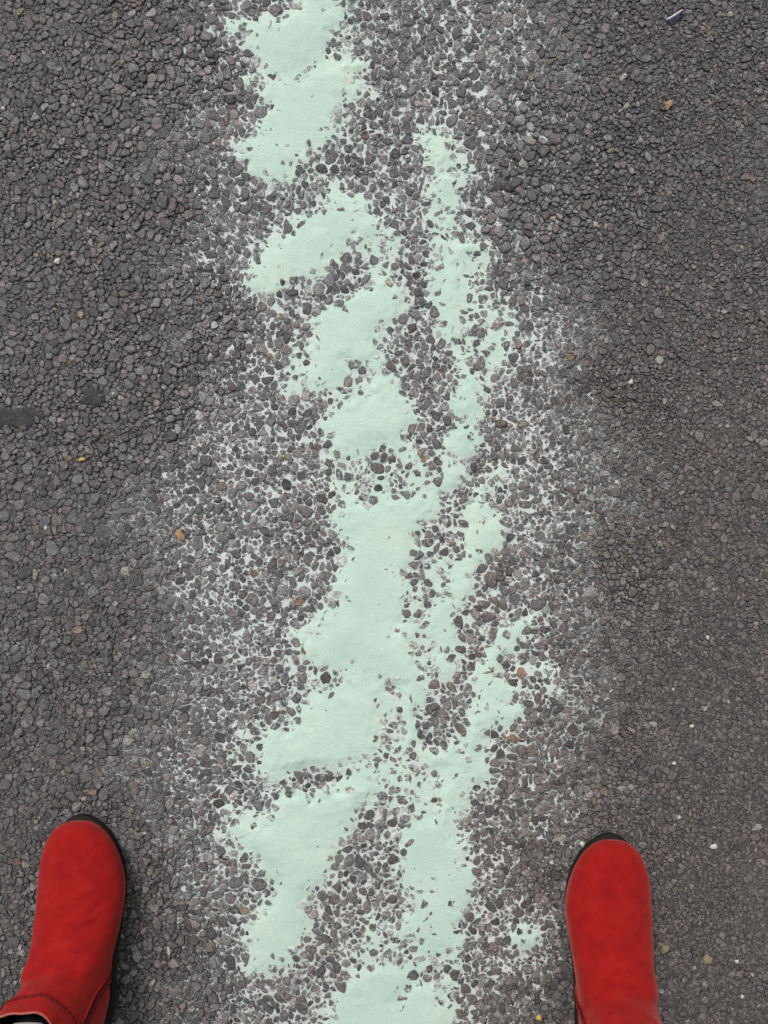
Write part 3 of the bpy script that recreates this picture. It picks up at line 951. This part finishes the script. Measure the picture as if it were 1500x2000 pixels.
# ---------------------------------------------------------------- small loose things on the road
def pebble(name, label, px, py, wpx, hpx, mat, cat, group=None, ang=0.0, zoff=0.0012, flat=0.45, seed=0):
    r = random.Random(seed or int(px * 7 + py))
    bm = bmesh.new()
    bmesh.ops.create_icosphere(bm, subdivisions=2, radius=1.0)
    for v in bm.verts:
        v.co *= 1 + r.uniform(-.10, .10)
        m_ = max(abs(v.co.x), abs(v.co.y))
        v.co.x *= 1 + .22 * math.sin(3 * v.co.y + px); v.co.y *= 1 + .22 * math.sin(3 * v.co.x + py)
        v.co.x *= wpx * S / 2; v.co.y *= hpx * S / 2; v.co.z *= min(wpx, hpx) * S / 2 * flat * 1.6
    me = bpy.data.meshes.new(name); bm.to_mesh(me); bm.free()
    me.materials.append(mat)
    o = link(bpy.data.objects.new(name, me))
    o.location = (X(px), Y(py), zoff)
    o.rotation_euler = (r.uniform(-.15, .15), r.uniform(-.15, .15), ang)
    return tag(o, label, cat, group)

G1 = 'pale pebbles lying on the asphalt'
for (px, py, w, h, a, lab) in (
    (1393, 1653, 17, 10, 0, 'largest white pebble, on the asphalt right of the right boot'),
    (1137, 1648, 11, 11, .3, 'small square cream pebble touching the toe of the right boot'),
    (1326, 1596, 8, 7, .8, 'small white pebble above the right boot toe'),
    (1351, 1418, 9, 8, .2, 'small white pebble halfway down the right edge of the road'),
    (1381, 1245, 8, 8, 0, 'small white pebble by the right edge above the middle of the lower half'),
    (90, 1031, 7, 7, 0, 'tiny white pebble on the dark asphalt at the left edge'),
    (7, 213, 8, 8, 0, 'pale pebble at the far left edge near the top'),
    (113, 511, 14, 10, .6, 'grey white pebble on the asphalt in the upper left'),
    (1438, 1877, 9, 8, 0, 'white pebble at the lower right edge'),
    (330, 1856, 7, 17, .1, 'white splinter of stone right of the left boot'),
    (1449, 1945, 8, 7, 0, 'tiny white pebble in the bottom right corner'),
    (1316, 1490, 8, 7, 0, 'tiny pale pebble above and right of the right boot'),
    (222, 769, 6, 5, 0, 'tiny white pebble beside the black tar patch'),
    (1231, 747, 12, 9, .5, 'pinkish white pebble right of the paint at mid height')):
    pebble('white_pebble', lab, px, py, w, h, M['white'], 'pebble', G1, a)
pebble('tan_pebble', 'round tan pebble right of the right boot ankle', 1380, 1873, 19, 18, M['tan'], 'pebble', None, .4)
pebble('tan_pebble', 'olive tan pebble close against the right boot', 1297, 1853, 18, 16, M['tan'], 'pebble', None, .9)
pebble('yellow_husk', 'tiny yellow husk with a pale end on the left asphalt', 160, 897, 10, 8, M['yellow'], 'husk', None, .2)
pebble('orange_chip', 'small orange chip at the inner heel of the right boot', 1052, 1986, 11, 11, M['yellow'], 'chip', None, .2)

def leaf(label, px, py, w, h, ang, mat, seed):
    r = random.Random(seed)
    n = 14
    top, bot = [], []
    for k in range(n):
        a = k / n * 2 * PI
        rr = 1 + r.uniform(-.28, .28)
        x, y = w * S / 2 * rr * math.cos(a), h * S / 2 * rr * math.sin(a)
        z = .0012 * math.sin(2 * a + r.random()) + r.uniform(0, .0006)
        top.append((x, y, z + .0003)); bot.append((x, y, z - .0003))
    v, f = loft([np.array(bot), np.array(top)], True, True)
    o = part('leaf_scrap', v, f, mat, None, False)
    o.location = (X(px), Y(py), .0022)
    o.rotation_euler = (0, 0, ang)
    return tag(o, label, 'leaf')
leaf('curled orange scrap of dry leaf on the dusty asphalt left of the paint', 353, 1043, 13, 22, .3, M['leaf'], 4)
leaf('yellowish scrap of dry leaf on the upper right asphalt', 1303, 206, 12, 18, -.5, M['leaf'], 9)

# thin plastic stick, white upper side and navy underside
stick = link(bpy.data.objects.new('plastic_stick', None))
stick.empty_display_size = .01
tag(stick, 'short bent white and navy plastic stick near the top right corner', 'stick')
pts = [(-.0085, -.0048, .0035), (-.004, -.0028, .0042), (.001, .0000, .0046), (.005, .0028, .0044), (.0085, .0055, .0036)]
v, f = tube(pts, .0007, 8); part('white_strip', v, f, M['pwhite'], stick)
v, f = tube([(x + .0006, y - .0017, z - .0012) for x, y, z in pts], .0013, 8); part('navy_strip', v, f, M['pblue'], stick)
stick.location = (X(1315), Y(33), 0.0)

# tar patches set into the road
def tar_patch(px, py, w, h, seed, label):
    r = random.Random(seed)
    n = 26
    ph = [r.uniform(0, 6.28) for _ in range(4)]
    rings = []
    for (g, z) in ((1.1, -.003), (1.0, -.0002), (.85, .0006), (.6, .0008), (.3, .0009)):
        row = []
        for k in range(n):
            a = k / n * 2 * PI
            rr = g * (1 + .16 * math.sin(2 * a + ph[0]) + .12 * math.sin(3 * a + ph[1]) + .09 * math.sin(5 * a + ph[2]) + r.uniform(-.05, .05))
            row.append((w * S / 2 * rr * math.cos(a), h * S / 2 * rr * math.sin(a), z + r.uniform(-.0003, .0003)))
        rings.append(np.array(row))
    v, f = loft(rings, True, True)
    o = part('tar_patch', v, f, M['tar'], road)
    o.location = (X(px), Y(py), 0)
    o['label'] = label
tar_patch(182, 775, 38, 44, 3, 'black tar patch on the left of the road')
tar_patch(35, 815, 90, 46, 8, 'dark tar smear at the left edge')
